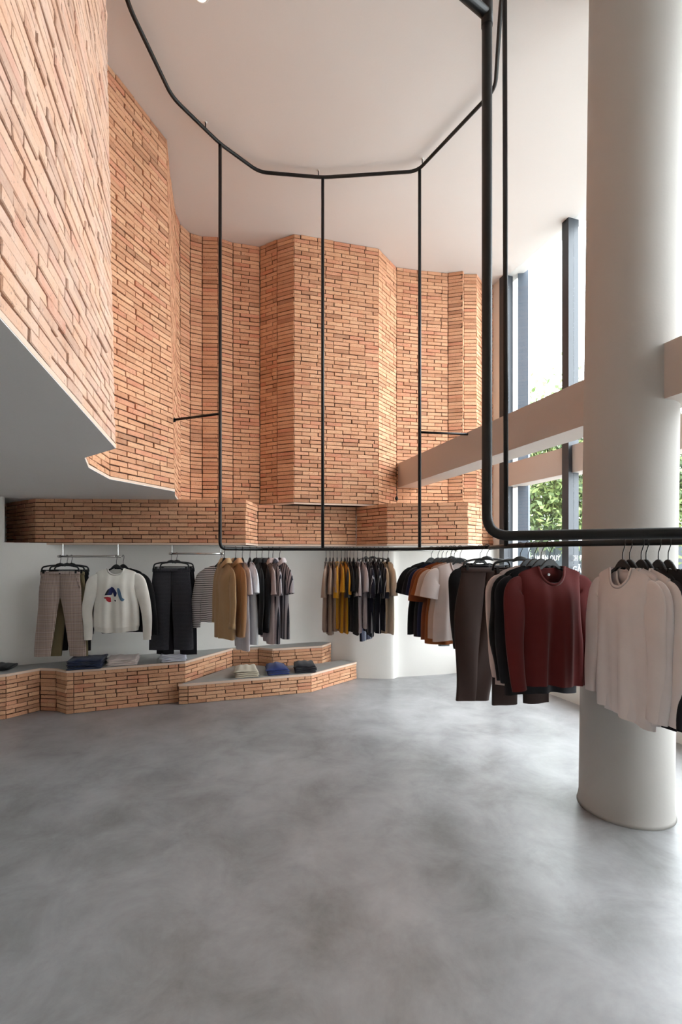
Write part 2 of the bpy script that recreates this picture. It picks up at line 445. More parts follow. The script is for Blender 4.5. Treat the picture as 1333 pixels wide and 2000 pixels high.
brick_wall('wall_back_5', 'bright right flank of the projecting brick bay', UP[8:10], UP[8:10], ZB, CEIL, 18)
brick_wall('wall_back_6', 'uneven brick face above the end of the beam', UP[9:13], UP[9:13], ZB, CEIL, 19, edge=False)
brick_wall('wall_back_7', 'narrow brick facets beside the street window', UP[12:17], UP[12:17], BAND, CEIL, 20, edge=False)
BANDP = [(-4.07, 5.78), (-3.42, 5.32), (-1.09, 5.45), (-1.045, 5.98), (0.20, 6.28), (0.565, 5.86), (1.52, 5.70), (1.77, 5.97)]
brick_wall('wall_lower_1', 'long brick band over the left clothes alcove', BANDP[0:4], BANDP[0:4], BAND, SOF, 21, course=.0435)
brick_wall('wall_lower_2', 'brick band under the projecting bay', BANDP[3:5], BANDP[3:5], BAND, SOF, 22, course=.0435)
brick_wall('wall_lower_3', 'brick band under the beam end beside the window', BANDP[4:8], BANDP[4:8], BAND, SOF, 23, course=.0435)
# plaster slab behind the band: its underside is the alcove's ceiling, its top the ledge
ib = shift_pts(BANDP, 0.05)
m = MB(); m.prism(ib + [(1.9, 7.2), (-5.2, 7.2), (-5.2, 5.9)], BAND + 0.004, BAND + 0.03)
structure(m.build('ceiling_alcove', WHITE), 'white underside of the brick band above the clothes', 'ceiling')
m = MB(); m.prism(ib + [(1.9, 7.2), (-5.2, 7.2), (-5.2, 5.9)], SOF - 0.04, SOF - 0.012)
structure(m.build('trim_ledge', EDGE), 'mortar ledge on top of the brick band', 'ledge')

# ------------------------------------------------------------------ street front
def front_box(mb, y0, y1, z0, z1, inner, outer):
    """box along the front between depths y0,y1; inner/outer = offsets from the glass line into the room / to the street"""
    a = Vector((fac_x(y0), y0, 0)); b = Vector((fac_x(y1), y1, 0))
    p = [a + fn * inner, b + fn * inner, b - fn * outer, a - fn * outer]
    mb.prism([(q.x, q.y) for q in p], z0, z1)
m = MB(); front_box(m, Y_REAR, Y_END, 2.635, 2.96, 0.02, 0.20); structure(m.build('trim_lintel', BEAMM), 'plastered lintel running along the street windows', 'lintel')
m = MB(); front_box(m, Y_REAR, Y_END, 0.0, 0.42, 0.25, 0.10); structure(m.build('wall_right', WHITE), 'low white sill wall under the street windows', 'wall')
m = MB(); front_box(m, Y_REAR, 6.90 - 6 * 1.02 - .13, 0.42, CEIL, 0.06, 0.16); structure(m.build('wall_right_2', WHITE), 'unseen white wall added beside the viewer to block daylight', 'wall')  # solid stretch added out of view to darken the near floor and soffit
m = MB(); front_box(m, 6.92, Y_END, 0.42, CEIL, 0.06, 0.16); structure(m.build('trim_reveal', WHITE), 'white plaster reveal where brick meets the window', 'reveal')
PITCH = 1.02; n_bay = 6
for k in range(n_bay):
    y1 = 6.90 - k * PITCH - (0.13 if k else 0); y0 = y1 - PITCH + (0.13 if k == 0 else 0)
    if k == 0: y0 = 6.90 - PITCH - .13
    m = MB()
    w = 0.10
    front_box(m, y1 - w, y1, 0.42, CEIL, 0.075, 0.075)            # upright at the far side of this bay
    for za, zb in ((0.42, 0.47),):
        front_box(m, y0, y1 - w, za, zb, 0.03, 0.03)
    o = m.build('window_%d' % (k + 1), STEEL)
    structure(o, ['street window nearest the brick wall', 'street window with white lettering left of the column', 'street window behind the column', 'street window right of the column'][k] if k < 4 else 'tall street window beyond the right edge', 'window')
    for za, zb in ((0.47, 2.634), (2.961, CEIL - .001)):
        m = MB(); front_box(m, y0, y1 - w, za, zb, 0.004, 0.004); m.build('pane', GLASS, o)
WIN2 = bpy.data.objects['window_2']
def lettering(txt, y_start, y_end, z, size, parent, bold=0.0):
    c = bpy.data.curves.new('lettering', 'FONT'); c.body = txt; c.size = size; c.offset = bold; c.extrude = 0.0008; c.space_character = 1.12
    t = bpy.data.objects.new('lettering_source', c); COL.objects.link(t)
    dg = bpy.context.evaluated_depsgraph_get()
    me = bpy.data.meshes.new_from_object(t.evaluated_get(dg))
    bpy.data.objects.remove(t)
    o = link('lettering', me, LETTER, parent)
    xs = [v_.co.x for v_ in me.vertices]; kx = (y_start - y_end) / abs(fd.y) / (max(xs) - min(xs))
    for v_ in me.vertices: v_.co.x = (v_.co.x - min(xs)) * kx
    p = Vector((fac_x(y_start), y_start, z)) + fn * 0.012
    o.matrix_local = Matrix.Translation(p) @ Matrix((( -fd.x, 0, fn.x, 0), (-fd.y, 0, fn.y, 0), (0, 1, 0, 0), (0, 0, 0, 1)))
    return o
m_, nt_, b_ = newmat('white_vinyl')
b_.inputs['Base Color'].default_value = (0.92, 0.93, 0.94, 1)
tr_ = nd(nt_, 'ShaderNodeBsdfTranslucent'); mx_ = nd(nt_, 'ShaderNodeMixShader'); mx_.inputs[0].default_value = 0.5
nt_.links.new(b_.outputs[0], mx_.inputs[1]); nt_.links.new(tr_.outputs[0], mx_.inputs[2]); nt_.links.new(mx_.outputs[0], nt_.nodes['Material Output'].inputs[0])
LETTER = m_
lettering('CẢM ƠN QUÝ', 6.345, 5.843, 1.588, 0.092, WIN2, .0012)
lettering('CH Đ', 5.67, 5.513, 1.588, 0.092, WIN2, .0012)
lettering('GẶ', 5.652, 5.527, 1.454, 0.100, WIN2, 0.0025)

# beam from the brick wall to the column and on towards the viewer
b0 = Vector((0.79, 6.62, 0)); b1 = Vector((1.77, 3.44, 0)); bd = (b1 - b0).normalized(); bn = Vector((-bd.y, bd.x, 0))
if bn.x < 0: bn = -bn
e = b1 + bd * 3.6; s0 = b0 - bd * 0.35
m = MB(); m.prism([(p.x, p.y) for p in (s0, e, e + bn * 0.28, s0 + bn * 0.28)], EYE + 0.944, EYE + 1.277)
structure(m.build('trim_beam', BEAMM), 'plastered beam running from the brick wall through the round column', 'beam')
# round column
rings = []
cx0, cy0, cr = 1.868, 3.135, 0.272
for z in (0.0, 0.02, 0.06, 1.2, 3.0, CEIL):
    rr = cr + (0.012 if z == 0 else 0.006 if z < .05 else 0); sx = 0.075 * z / CEIL
    rings.append([Vector((cx0 + sx + rr * math.cos(2 * math.pi * k / 72), cy0 + rr * math.sin(2 * math.pi * k / 72), z)) for k in range(72)])
m = MB(); m.loft(rings, True, True)
tag(m.build('column', COLM, None, True), 'thick round plastered column rising through the beam', 'column', None, 'structure')
bpy.data.objects['column'].name = 'trim_column'

# ------------------------------------------------------------------ benches
CONC_EDGE = EDGE
def tier(name, label, front, back, z0, z1, seed):
    root = empty(name, (front[1][0], front[1][1], z0)); tag(root, label, 'bench', 'stepped brick benches')
    inv = Matrix.Translation(-Vector(root.location))
    poly = shift_pts(front, 0.011) + back[::-1]
    m = MB(); m.prism(poly, z0, z1 - 0.022); o = m.build('core', JOINT, root); o.matrix_local = inv
    m = MB(); m.prism(front + back[::-1], z1 - 0.022, z1); o = m.build('concrete_top', BENCHTOP, root); o.matrix_local = inv
    v, f = ruled(front, front, z1 - 0.020, z1 + 0.0015, 0.02, -0.002)
    o = link('pale_edge', mesh('pale_edge', v, f), EDGE, root); o.matrix_local = inv
    lay_bricks(root, front, front, z0, z1 - 0.018, 0.0445, 300, seed, inv)
    return root
def wall_line(x0, x1):
    return [(p.x, p.y) for p in wp if x0 < p.x < x1]
up_front = [(-4.2, 4.45), (-3.62, 4.70), (-3.38, 4.80), (-3.20, 5.06), (-3.02, 5.04), (-2.855, 4.945), (-2.79, 4.965), (-1.765, 5.38), (-1.40, 6.15), (-1.08, 6.20), (-0.88, 6.11), (-0.25, 6.32), (-0.135, 6.56)]
tier('brick_bench', 'higher brick bench tier under the wall rails with three pale and denim folded piles', up_front, [(-4.2, 4.95)] + wall_line(-4.15, -0.15), 0.0, 0.45, 31)
lo_front = [(-1.80, 5.27), (-1.70, 5.285), (-0.36, 5.74), (0.21, 6.38)]
tier('brick_bench', 'lower brick bench step carrying beige, navy and black folded trousers', lo_front, [(-1.72, 5.41), (-1.38, 6.18), (-1.08, 6.23), (-0.88, 6.14), (-0.25, 6.35), (0.0, 6.5)], 0.0, 0.222, 32)

# ------------------------------------------------------------------ black pipe frame
PR = 0.0165
ring_plan = [(-0.2, 0.9), (-1.25, 1.7), (-1.52, 3.40), (-1.45, 4.08), (-1.155, 4.545), (-0.84, 4.88), (-0.19, 4.95), (0.78, 4.87), (1.30, 4.01), (1.13, 3.35), (1.0, 2.55), (0.497, 1.62)]
root = empty('hanging_rail_frame', (-0.19, 4.95, RAIL)); tag(root, 'black steel pipe frame hanging from the ceiling as one looping clothes rail', 'clothes rail')
INV = Matrix.Translation(-Vector(root.location))
def rpart(name, path, r=PR, n=12, mat=PIPE, parent=root, inv=INV):
    m = MB(); m.tube(path, r, n); o = m.build(name, mat, parent, True); o.matrix_local = inv; return o
rpart('upper_ring', smooth_path([(x, y, RING) for x, y in ring_plan], 0.09))
A0 = (-1.155, 4.545)
low_plan = [(-1.155, 4.545), (-0.84, 4.88), (-0.19, 4.95), (0.80, 4.84), (1.20, 3.84)]
rpart('lower_rail', smooth_path([(A0[0], A0[1], RING)] + [(x, y, RAIL) for x, y in low_plan], 0.07))
rpart('lower_rail', smooth_path([(1.20, 3.84, RAIL - .004), (1.155, 3.30, RAIL), (1.225, 2.67, RAIL), (1.63, 2.27, RAIL), (2.1, 1.95, RAIL)], 0.10))
rpart('lower_rail', smooth_path([(0.497, 1.62, RING), (0.497, 1.62, RAIL), (0.98, 1.40, RAIL), (1.7, 1.1, RAIL)], 0.075, 8), PR + .0005, 18)
rpart('drop_pole', [(-0.19, 4.95, RING), (-0.19, 4.95, RAIL)])
rpart('drop_pole', [(0.80, 4.84, RING), (0.80, 4.84, RAIL)])
rpart('drop_pole', [(1.135, 3.30, RING), (1.145, 3.30, RAIL)])
rpart('wall_brace', [(-1.155, 4.545, EYE + 1.354), (-1.69, 4.76, EYE + 1.354)], 0.012)
rpart('wall_brace', [(0.80, 4.84, EYE + 1.254), (1.33, 4.93, EYE + 1.254)], 0.012)
rpart('wall_brace', [(0.497, 1.62, EYE + 1.84), (-0.86, 0.78, EYE + 1.84)], PR + .0005, 16)
rpart('weld_collar', [(0.497, 1.62, EYE + 1.80), (0.497, 1.62, EYE + 1.88)], PR + .0025, 16)
for x, y in ((-1.25, 4.395), (-0.235, 4.945), (0.82, 4.80)):
    rpart('ceiling_stem', [(x, y, RING), (x, y, CEIL)], 0.005)
    rpart('stem_plate', [(x, y, CEIL - .006), (x, y, CEIL)], 0.014, mat=WHITE)
rpart('brace_plate', [(-1.66, 4.75, EYE + 1.354), (-1.70, 4.765, EYE + 1.354)], 0.022)

# ------------------------------------------------------------------ garments
def hook_path(zc, rail_r):
    r = rail_r + 0.005
    pts = [Vector((r * math.cos(a), 0, r * math.sin(a))) for a in [math.pi * (1.12 - k * 1.12 / 9) for k in range(10)]]
    pts += [Vector((r * .95, 0, -.014)), Vector((.010, 0, -.034)), Vector((.001, 0, -.050)), Vector((0, 0, -.066)), Vector((0, 0, zc))]
    return pts
_hm = {}
def hanger_meshes(kind, rail_r):
    key = (kind, rail_r)
    if key in _hm: return _hm[key]
    m = MB(); m.tube(hook_path(-.09, rail_r), 0.0026, 6); hook = m.me('hook', True); hook.materials.append(HOOKM)
    out = {'hook': hook}
    if kind == 'top':
        top = lambda x: -.084 - .040 * min(1, (abs(x) / .055)) ** 2 - max(0, abs(x) - .055) * .50 - max(0, abs(x) - .15) ** 2 * 2.2
        th = lambda x: .046 - .028 * min(1, abs(x) / .07) if abs(x) < .07 else .018 - .006 * (abs(x) - .07) / .14
        wd = lambda x: .0065
        rings = []
        for k in range(29):
            x = -.205 + .41 * k / 28; z1 = top(x); z0 = z1 - th(x); w = wd(x); c = .004
            rings.append([Vector((x, -w, z0 + c)), Vector((x, -w, z1 - c)), Vector((x, -w + c, z1)), Vector((x, w - c, z1)), Vector((x, w, z1 - c)), Vector((x, w, z0 + c)), Vector((x, w - c, z0)), Vector((x, -w + c, z0))])
        m = MB(); m.loft(rings, True, True); me = m.me('body', False); me.materials.append(HANGER); out['body'] = me
        m = MB(); m.tube(smooth_path([(-.195, 0, top(.195) - .010), (-.16, 0, -.228), (.16, 0, -.228), (.195, 0, top(.195) - .010)], .03), .0045, 6); me = m.me('bar', True); me.materials.append(HANGER); out['bar'] = me
    else:
        m = MB()
        m.tube(smooth_path([(-.195, 0, -.165), (-.185, 0, -.115), (-.11, 0, -.098), (0, 0, -.092), (.11, 0, -.098), (.185, 0, -.115), (.195, 0, -.165)], .04), .0085, 8)
        m.tube([(-.055, 0, -.102), (-.03, 0, -.09), (0, 0, -.084), (.03, 0, -.09), (.055, 0, -.102)], [.008, .014, .017, .014, .008], 8)
        me = m.me('body', True); me.materials.append(HANGER); out['body'] = me
        m = MB(); m.tube([(-.188, 0, -.148), (.188, 0, -.148)], .0055, 8); me = m.me('bar', True); me.materials.append(HANGER); out['bar'] = me
        m = MB(); m.box((0, 0, -.162), (.020, .030, .040)); me = m.me('clip', False); me.materials.append(HANGER); out['clip'] = me
    _hm[key] = out
    return out
def hanger(label, loc, rot, kind='top', rail_r=PR, face_out=False, group='black hangers', mat=None):
    o = empty('clothes_hanger', loc, rot); tag(o, label, 'hanger', group)
    ms = hanger_meshes(kind, rail_r)
    h = link('hook', ms['hook'], None, o)
    if face_out: h.rotation_euler = (0, 0, R(90))
    link('body', ms['body'], None, o); link('bar', ms['bar'], None, o)
    if 'clip' in ms:
        for s in (-1, 1): c = link('clip', ms['clip'], None, o); c.location.x = s * .165
    return o

def sm(t): t = max(0.0, min(1.0, t)); return t * t * (3 - 2 * t)
class TopShape:
    """front and back sheets of a hanging top in the hanger's own frame: x across, z up (0 = rail), front towards -y"""
    def __init__(s, L, sh, hem, nw, drop, seed, depth, fold):
        s.L, s.sh, s.hem, s.nw, s.drop, s.depth, s.fold = L, sh, hem, nw, drop, depth, fold
        s.zs = -.128; s.rn = random.Random(seed); s.ph = [s.rn.uniform(0, 6.3) for _ in range(6)]; s.k = s.rn.uniform(3.2, 4.6)
        s.bias = s.rn.uniform(-.3, .3)
    def top(s, x, front):
        a = abs(x)
        if a >= s.nw - 1e-6: return s.zs - .30 * (a - s.nw) - max(0, a - s.sh * .8) ** 2 * 6
        q = math.sqrt(max(0, 1 - (a / s.nw) ** 2))
        return s.zs - (s.drop if front else .018) * q ** (1.0 if front else 1.3)
    def half(s, v):
        return lerp(s.sh, s.hem, sm(v * 1.1)) - .012 * math.sin(math.pi * min(1, v * 1.6))
    def point(s, x0, v, front):
        t = x0 / s.sh; x = t * s.half(v); zt = s.top(x0, front); zb = s.zs - s.L + .012 * math.sin(2.2 * t + s.ph[5]) * (1 if v > .5 else 0)
        z = lerp(zt, zb, v)
        p = (1 - abs(t) ** 3.2) ** .62 if abs(t) < 1 else 0
        w = sm((s.zs - z) / .20)
        b = .0105 + s.depth * w
        A = s.fold * (0.12 + .88 * sm((v - .12) / .75))
        sg = -1 if front else 1
        y = sg * b * p
        y += p * A * math.sin(s.k * 2.0 * t + s.ph[0] + (0.7 if front else 2.4) + .8 * v) + p * A * .55 * math.sin(s.k * 3.7 * t + s.ph[1] + (1.9 if not front else 0) - .6 * v)
        y += .03 * s.bias * v * v
        return Vector((x, y, z))
    def cols(s):
        c = [-s.sh + (s.sh - s.nw) * k / 7 for k in range(7)] + [-s.nw + 2 * s.nw * k / 12 for k in range(13)] + [s.nw + (s.sh - s.nw) * (k + 1) / 7 for k in range(7)]
        return c
    def body(s, rows=26):
        cs = s.cols(); n = len(cs); v = []; f = []
        for side in (True, False):
            base = len(v)
            for i in range(rows + 1):
                for x0 in cs: v.append(s.point(x0, i / rows, side))
            for i in range(rows):
                for k in range(n - 1):
                    q = (base + i * n + k, base + i * n + k + 1, base + (i + 1) * n + k + 1, base + (i + 1) * n + k)
                    f.append(q if not side else q[::-1])
        return v, f
    def neck_loop(s, lift=0.0):
        k = 14; pts = []
        for i in range(k + 1):
            x = -s.nw + 2 * s.nw * i / k; p = s.point(x, 0, True); pts.append(p + Vector((0, -.002, lift)))
        for i in range(1, k):
            x = s.nw - 2 * s.nw * i / k; p = s.point(x, 0, False); pts.append(p + Vector((0, .002, lift)))
        return pts
def weld_mesh(name, v, f, mat, parent, smooth=True, thick=0.0):
    bm = bmesh.new(); vs = [bm.verts.new(p) for p in v]
    for q in f:
        try: bm.faces.new([vs[i] for i in q])
        except ValueError: pass
    bmesh.ops.remove_doubles(bm, verts=bm.verts, dist=0.0006)
    me = bpy.data.meshes.new(name); bm.to_mesh(me); bm.free()
    if smooth: me.polygons.foreach_set('use_smooth', [True] * len(me.polygons))
    return link(name, me, mat, parent)
def sleeve_mesh(shape, side, length, r_cuff, swing, fwd, seed, short):
    rn = random.Random(seed * 3 + side)
    zt = shape.top(shape.sh, True); sx = shape.sh
    if short:
        P = [(sx - .045, 0, zt - .085), (sx - .005, 0, zt - .088), (sx + .022 + swing * .2, fwd * .3, zt - .11), (sx + .035 + swing * .6, fwd * .7, zt - .17), (sx + .045 + swing, fwd, zt - .06 - length)]
        R1 = [.084, .085, .084, .082, .082 if r_cuff is None else r_cuff]; R2 = [.009, .014, .020, .026, .030]
    else:
        Lz = length
        P = [(sx - .045, 0, zt - .083), (sx - .005, 0, zt - .088), (sx + .016 + swing * .15, fwd * .2, zt - .12), (sx + .030 + swing * .45, fwd * .45, zt - .23), (sx + .036 + swing * .75 + rn.uniform(-.01, .02), fwd * .8, zt - .05 - Lz * .55), (sx + .03 + swing * 1.05, fwd * 1.3, zt - .05 - Lz * .8), (sx + .02 + swing * 1.2, fwd * 1.8, zt - .05 - Lz)]
        R1 = [.080, .082, .078, .067, .056, .049, r_cuff or .044]; R2 = [.009, .014, .020, .024, .024, .023, .021]
    path = catmull(P, 4); n = len(path); rings = []
    ph = rn.uniform(0, 6)
    for i, p in enumerate(path):
        t = i / (n - 1) * (len(P) - 1); k = min(int(t), len(P) - 2); u = t - k
        r1 = lerp(R1[k], R1[k + 1], u); r2 = lerp(R2[k], R2[k + 1], u)
        a = path[max(i - 1, 0)]; b = path[min(i + 1, n - 1)]; T = (b - a).normalized()
        Y = Vector((0, 1, 0)); Y = (Y - T * Y.dot(T)).normalized(); N = Y.cross(T)
        g = i / (n - 1)
        rr = []
        for q in range(18):
            an = 2 * math.pi * q / 18
            wr = 1 + .10 * g * math.sin(3 * an + ph + 5 * g) + .05 * math.sin(9 * g + ph) * math.cos(an)
            rr.append(p + N * r1 * math.cos(an) * wr + Y * r2 * math.sin(an) * wr)
        rings.append([Vector((side * q_.x, q_.y, q_.z)) for q_ in rr])
    return rings
def top_garment(name, label, cat, mat, loc, rot, L=.66, sh=.215, hem=.245, nw=.078, drop=.085, sleeve=.56, short=False, seed=1, depth=.045, fold=.014, neck='crew', swing=.02, fwd=-.01,
                ribs=False, group=None, tilt=0.0, cuff_r=None, rolled=False, neckmat=None, pocket=False):
    o = empty(name, loc, rot); tag(o, label, cat, group)
    if tilt: o.rotation_euler = (0, tilt, rot)
    s = TopShape(L, sh, hem, nw, drop, seed, depth, fold)
    v, f = s.body(); weld_mesh('body', v, f, mat, o)
    for side in (-1, 1):
        rg = sleeve_mesh(s, side, sleeve, cuff_r, swing if side > 0 else swing * random.Random(seed).uniform(.4, 1.2), fwd, seed, short)
        m = MB(); m.loft(rg, True); sl = m.build('sleeve', mat, o, True)
        if (ribs or rolled) and not short:
            e = rg[-1]; c = sum(e, Vector()) / len(e); d = (c - sum(rg[-3], Vector()) / len(e)).normalized()
            k1 = 1.05 if rolled else .96; hgt = .05 if rolled else .045
            rr = [[c + (p - c) * (1.10 if rolled else 1.0) - d * hgt * (1 if rolled else 0.1) for p in e], [c + (p - c) * (1.22 if rolled else 1.02) - d * (hgt * .6 if rolled else .0) for p in e],
                  [c + (p - c) * (1.2 if rolled else .92) + d * (.005 if rolled else .012) for p in e], [c + (p - c) * (1.0 if rolled else .9) + d * (.006 if rolled else hgt) for p in e]]
            m = MB(); m.loft(rr, True); m.build('cuff', mat, sl, True)
    if ribs:
        hb = [[s.point(x, 1, True) for x in s.cols()] + [s.point(x, 1, False) for x in s.cols()[::-1]]]
        r0 = [Vector((p.x * 1.005, p.y * 1.05, p.z + .005)) for p in hb[0]]; r1 = [Vector((p.x * .97, p.y * .92, p.z - .022)) for p in hb[0]]; r2 = [Vector((p.x * .955, p.y * .86, p.z - .05)) for p in hb[0]]
        m = MB(); m.loft([r0, r1, r2], True); m.build('hem_band', mat, o, True)
    if neck == 'crew':
        lp = s.neck_loop(); rings = []
        n = len(lp)
        for i, p in enumerate(lp):
            t = (lp[(i + 1) % n] - lp[i - 1]).normalized(); fr = Vector((0, -1 if i <= 14 else 1, 0)); q = t.cross(fr).normalized()
            rings.append([p + fr * .0022 + q * 0.009, p + fr * .003 - q * .006, p - fr * .002 - q * .008, p - fr * .002 + q * .006])
        rings.append(rings[0])
        m = MB(); m.loft(rings, True); m.build('neckband', neckmat or mat, o, True)
    elif neck == 'shirt':
        st = []; k = 20
        for i in range(k + 1):
            a = R(-78) + (R(258) - R(-78)) * i / k      # from one front edge round the back to the other
            a = R(282) - i / k * R(204) if False else R(-75) + R(330) * i / k
            cxn = math.cos(a + R(0)); 
            ang = R(-90) + R(24) + R(312) * i / k
            x = (s.nw + .004) * math.cos(ang); y = .045 * math.sin(ang)
            front = max(0, -math.sin(ang)); z = s.zs - .055 * front ** 2 + .002
            r_ = Vector((math.cos(ang), math.sin(ang) * .8, 0)).normalized()
            b = Vector((x, y, z)); lift = .034 * (1 - .35 * front)
            st.append([b, b + Vector((0, 0, lift)) - r_ * .004, b + Vector((0, 0, lift + .003)) + r_ * .006, b + r_ * (.024 + .012 * front) + Vector((0, 0, -.010 - .022 * front))])
        m = MB(); m.loft(st, False); m.build('collar', neckmat or mat, o, True)
        m = MB(); rr = []
        for i in range(15):
            v_ = .02 + .96 * i / 14; a = s.point(-.014, v_, True) + Vector((0, -.003, 0)); b = s.point(.016, v_, True) + Vector((0, -.003, 0)); rr.append([a, b])
        m.loft(rr, False); pk = m.build('placket', mat, o, True)
        m = MB()
        if pocket:
            for sx in (-1, 1):
                rr = []
                for i in range(5):
                    rr.append([s.point(sx * (.06 + .085 * q / 4), .24 + .19 * i / 4, True) + Vector((0, -.004, 0)) for q in range(5)])
                m = MB(); m.loft(rr, False); m.build('chest_pocket', mat, o, True)
    return o, s
def trousers(name, label, mat, loc, rot, L=.94, wa=.19, hemw=.085, spread=.03, depth=.035, seed=1, crease=True, group=None, cat='trousers', skew=0.0, band=None, button=True):
    o = empty(name, loc, rot); tag(o, label, cat, group)
    z0 = -.165; rn = random.Random(seed); N = 24
    for side in (-1, 1):
        rings = []; rows = 30; ph = rn.uniform(0, 6)
        for i in range(rows + 1):
            t = i / rows; z = z0 - L * t - (.012 * rn.uniform(0, 1) if False else 0)
            outer = lerp(wa, wa + .022, sm(t / .3)) if t < .3 else lerp(wa + .022, wa * .62 + hemw + spread * .6, sm((t - .3) / .7))
            cr = .30
            inner = 0.0 if t < cr else lerp(0, (wa * .62 + hemw + spread * .6) - 2 * hemw, ((t - cr) / (1 - cr)) ** .85)
            c = (outer + inner) / 2; h = (outer - inner) / 2
            b = lerp(.014, depth, sm(t / .25)) * (1 - .12 * t)
            rr = []
            for q in range(N):
                a = 2 * math.pi * q / N; cx, cy = math.cos(a), math.sin(a)
                px = math.copysign(abs(cx) ** .8, cx); py = math.copysign(abs(cy) ** .9, cy)
                if crease: py *= (1 - .35 * abs(px))
                w = .006 * sm((t - .1) / .6) * math.sin(3 * a + ph + 4 * t) + .004 * math.sin(7 * t + ph) * abs(cy)
                rr.append(Vector((side * (c + h * px) + skew * t, b * py + w, z)))
            rings.append(rr)
        m = MB(); m.loft(rings, True); m.build('leg', mat, o, True)
    rr = []
    for dz, k in ((.003, .98), (.004, 1.03), (-.036, 1.04), (-.037, .99)):
        rr.append([Vector((wa * k * math.copysign(abs(math.cos(a)) ** .7, math.cos(a)), .0165 * k * math.sin(a), z0 + dz)) for a in [2 * math.pi * q / 40 for q in range(40)]])
    m = MB(); m.loft(rr, True); m.build('waistband', band or mat, o, True)
    if button:
        m = MB(); m.tube([(.004, -.018, z0 - .018), (.004, -.022, z0 - .018)], .007, 10); m.build('button', HANGER, o)
        m = MB(); m.box((.016, -.0235, z0 - .11), (.003, .003, .14)); m.build('fly_seam', band or mat, o)
        for sx in (-1, 1):
            m = MB(); m.tube([(sx * wa * .86, -.018, z0 - .04), (sx * (wa + .012) * .98, -.016, z0 - .17)], .0025, 5); m.build('pocket_edge', mat, o)
            m = MB(); m.box((sx * wa * .55, -.0195, z0 - .018), (.010, .003, .045)); m.build('belt_loop', mat, o)
    return o

# cloth colours
C = {}
def cl(key, rgb, rgb2=None, kind='plain', scale=1.0): C[key] = mat_cloth('cloth_' + key, srgb(*rgb), srgb(*rgb2) if rgb2 else None, kind, scale)
cl('tan', (178, 146, 108)); cl('camel', (176, 134, 98)); cl('lilac_white', (214, 206, 210)); cl('white', (226, 228, 232)); cl('black', (24, 24, 26)); cl('black2', (31, 31, 35))
cl('mauve', (186, 168, 166)); cl('stripe_grey', (196, 190, 196), (62, 62, 72), 'bold', 1.0); cl('taupe', (164, 140, 124)); cl('mustard', (200, 142, 34)); cl('charcoal', (44, 44, 46))
cl('pale_grey', (198, 188, 190)); cl('navy_pin', (26, 28, 44), (190, 196, 204), 'vstripe', 1.6); cl('beige', (204, 180, 150)); cl('cream_beige', (222, 208, 190)); cl('navy', (32, 38, 66))
cl('rust', (128, 68, 38)); cl('orange_rust', (150, 82, 40)); cl('dusty_pink', (196, 168, 152)); cl('blush', (222, 206, 200)); cl('brown', (62, 47, 43)); cl('brown2', (56, 43, 40)); cl('maroon', (92, 30, 29))
cl('pale_pink', (212, 190, 182)); cl('ash_white', (230, 221, 218)); cl('ash_white2', (226, 219, 218)); cl('off_white', (246, 241, 232)); cl('check', (200, 178, 166), (120, 98, 90), 'check'); cl('olive', (128, 116, 88))
cl('grey_fleck', (42, 42, 48), (92, 92, 98), 'fleck'); cl('breton', (226, 222, 222), (58, 52, 62), 'hstripe'); cl('denim', (38, 46, 72)); cl('khaki', (210, 198, 178)); cl('royal', (44, 56, 108)); cl('ink', (30, 28, 34))
cl('fold_pink', (238, 222, 216)); cl('fold_lav', (230, 230, 240)); cl('grey', (96, 98, 100))

def dir_ang(x, y): return math.atan2(y, x)
def put(kind, desc, mat, x, y, rot, z=RAIL, rail_r=PR, face_out=False, hang_kind='top', hgroup='hangers on the black rail', **kw):
    """a hanger and what hangs on it; desc singles the garment out"""
    loc = (x, y, z)
    hanger('black hanger carrying the ' + desc, loc, rot, hang_kind, rail_r, face_out, hgroup)
    if kind == 'trousers': return trousers('trousers', desc, mat, loc, rot, **kw)
    return top_garment(kind, desc, {'t_shirt': 't-shirt', 'long_sleeve_shirt': 'shirt', 'overshirt': 'shirt', 'sweatshirt': 'sweatshirt', 'button_shirt': 'shirt'}[kind], mat, loc, rot, **kw)

# -- left group on the black rail (garment plane square to the rail)
rA = dir_ang(0.73, -0.69); rA2 = dir_ang(0.34, -0.94)
GA = 'overshirts and shirts on the left stretch of rail'
put('overshirt', 'tan overshirt with rolled cuffs, first on the black rail', C['tan'], -1.123, 4.580, R(-58), neck='shirt', sleeve=.50, L=.73, seed=3, rolled=True, pocket=True, group=GA, hem=.225, fold=.018, cuff_r=.05, drop=.06)
put('overshirt', 'camel overshirt with chest pockets beside the tan one', C['camel'], -1.035, 4.673, R(-60), neck='shirt', sleeve=.58, L=.70, seed=4, pocket=True, group=GA, hem=.225, cuff_r=.05, drop=.06)
put('t_shirt', 'pale lilac tee with long white hem behind the camel overshirt', C['lilac_white'], -0.981, 4.730, R(-64), short=True, sleeve=.20, L=.86, seed=5, group=GA, depth=.03)
put('t_shirt', 'bright white tee left of the black shirts', C['white'], -0.918, 4.797, R(-66), short=True, sleeve=.19, L=.80, seed=6, group=GA, depth=.03)
put('button_shirt', 'black shirt right after the white tee', C['black'], -0.862, 4.857, R(-68), sleeve=.54, L=.70, seed=7, group=GA, neck='shirt', depth=.035, drop=.06)
put('button_shirt', 'black shirt just left of the mauve short-sleeved shirt', C['black2'], -0.811, 4.883, rA2 + .06, sleeve=.54, L=.69, seed=8, group=GA, neck='shirt', depth=.035, drop=.06)
put('button_shirt', 'mauve short-sleeved shirt over striped cloth', C['mauve'], -0.744, 4.890, rA2, short=True, sleeve=.21, L=.80, seed=9, group=GA, neck='shirt', depth=.03, drop=.06)
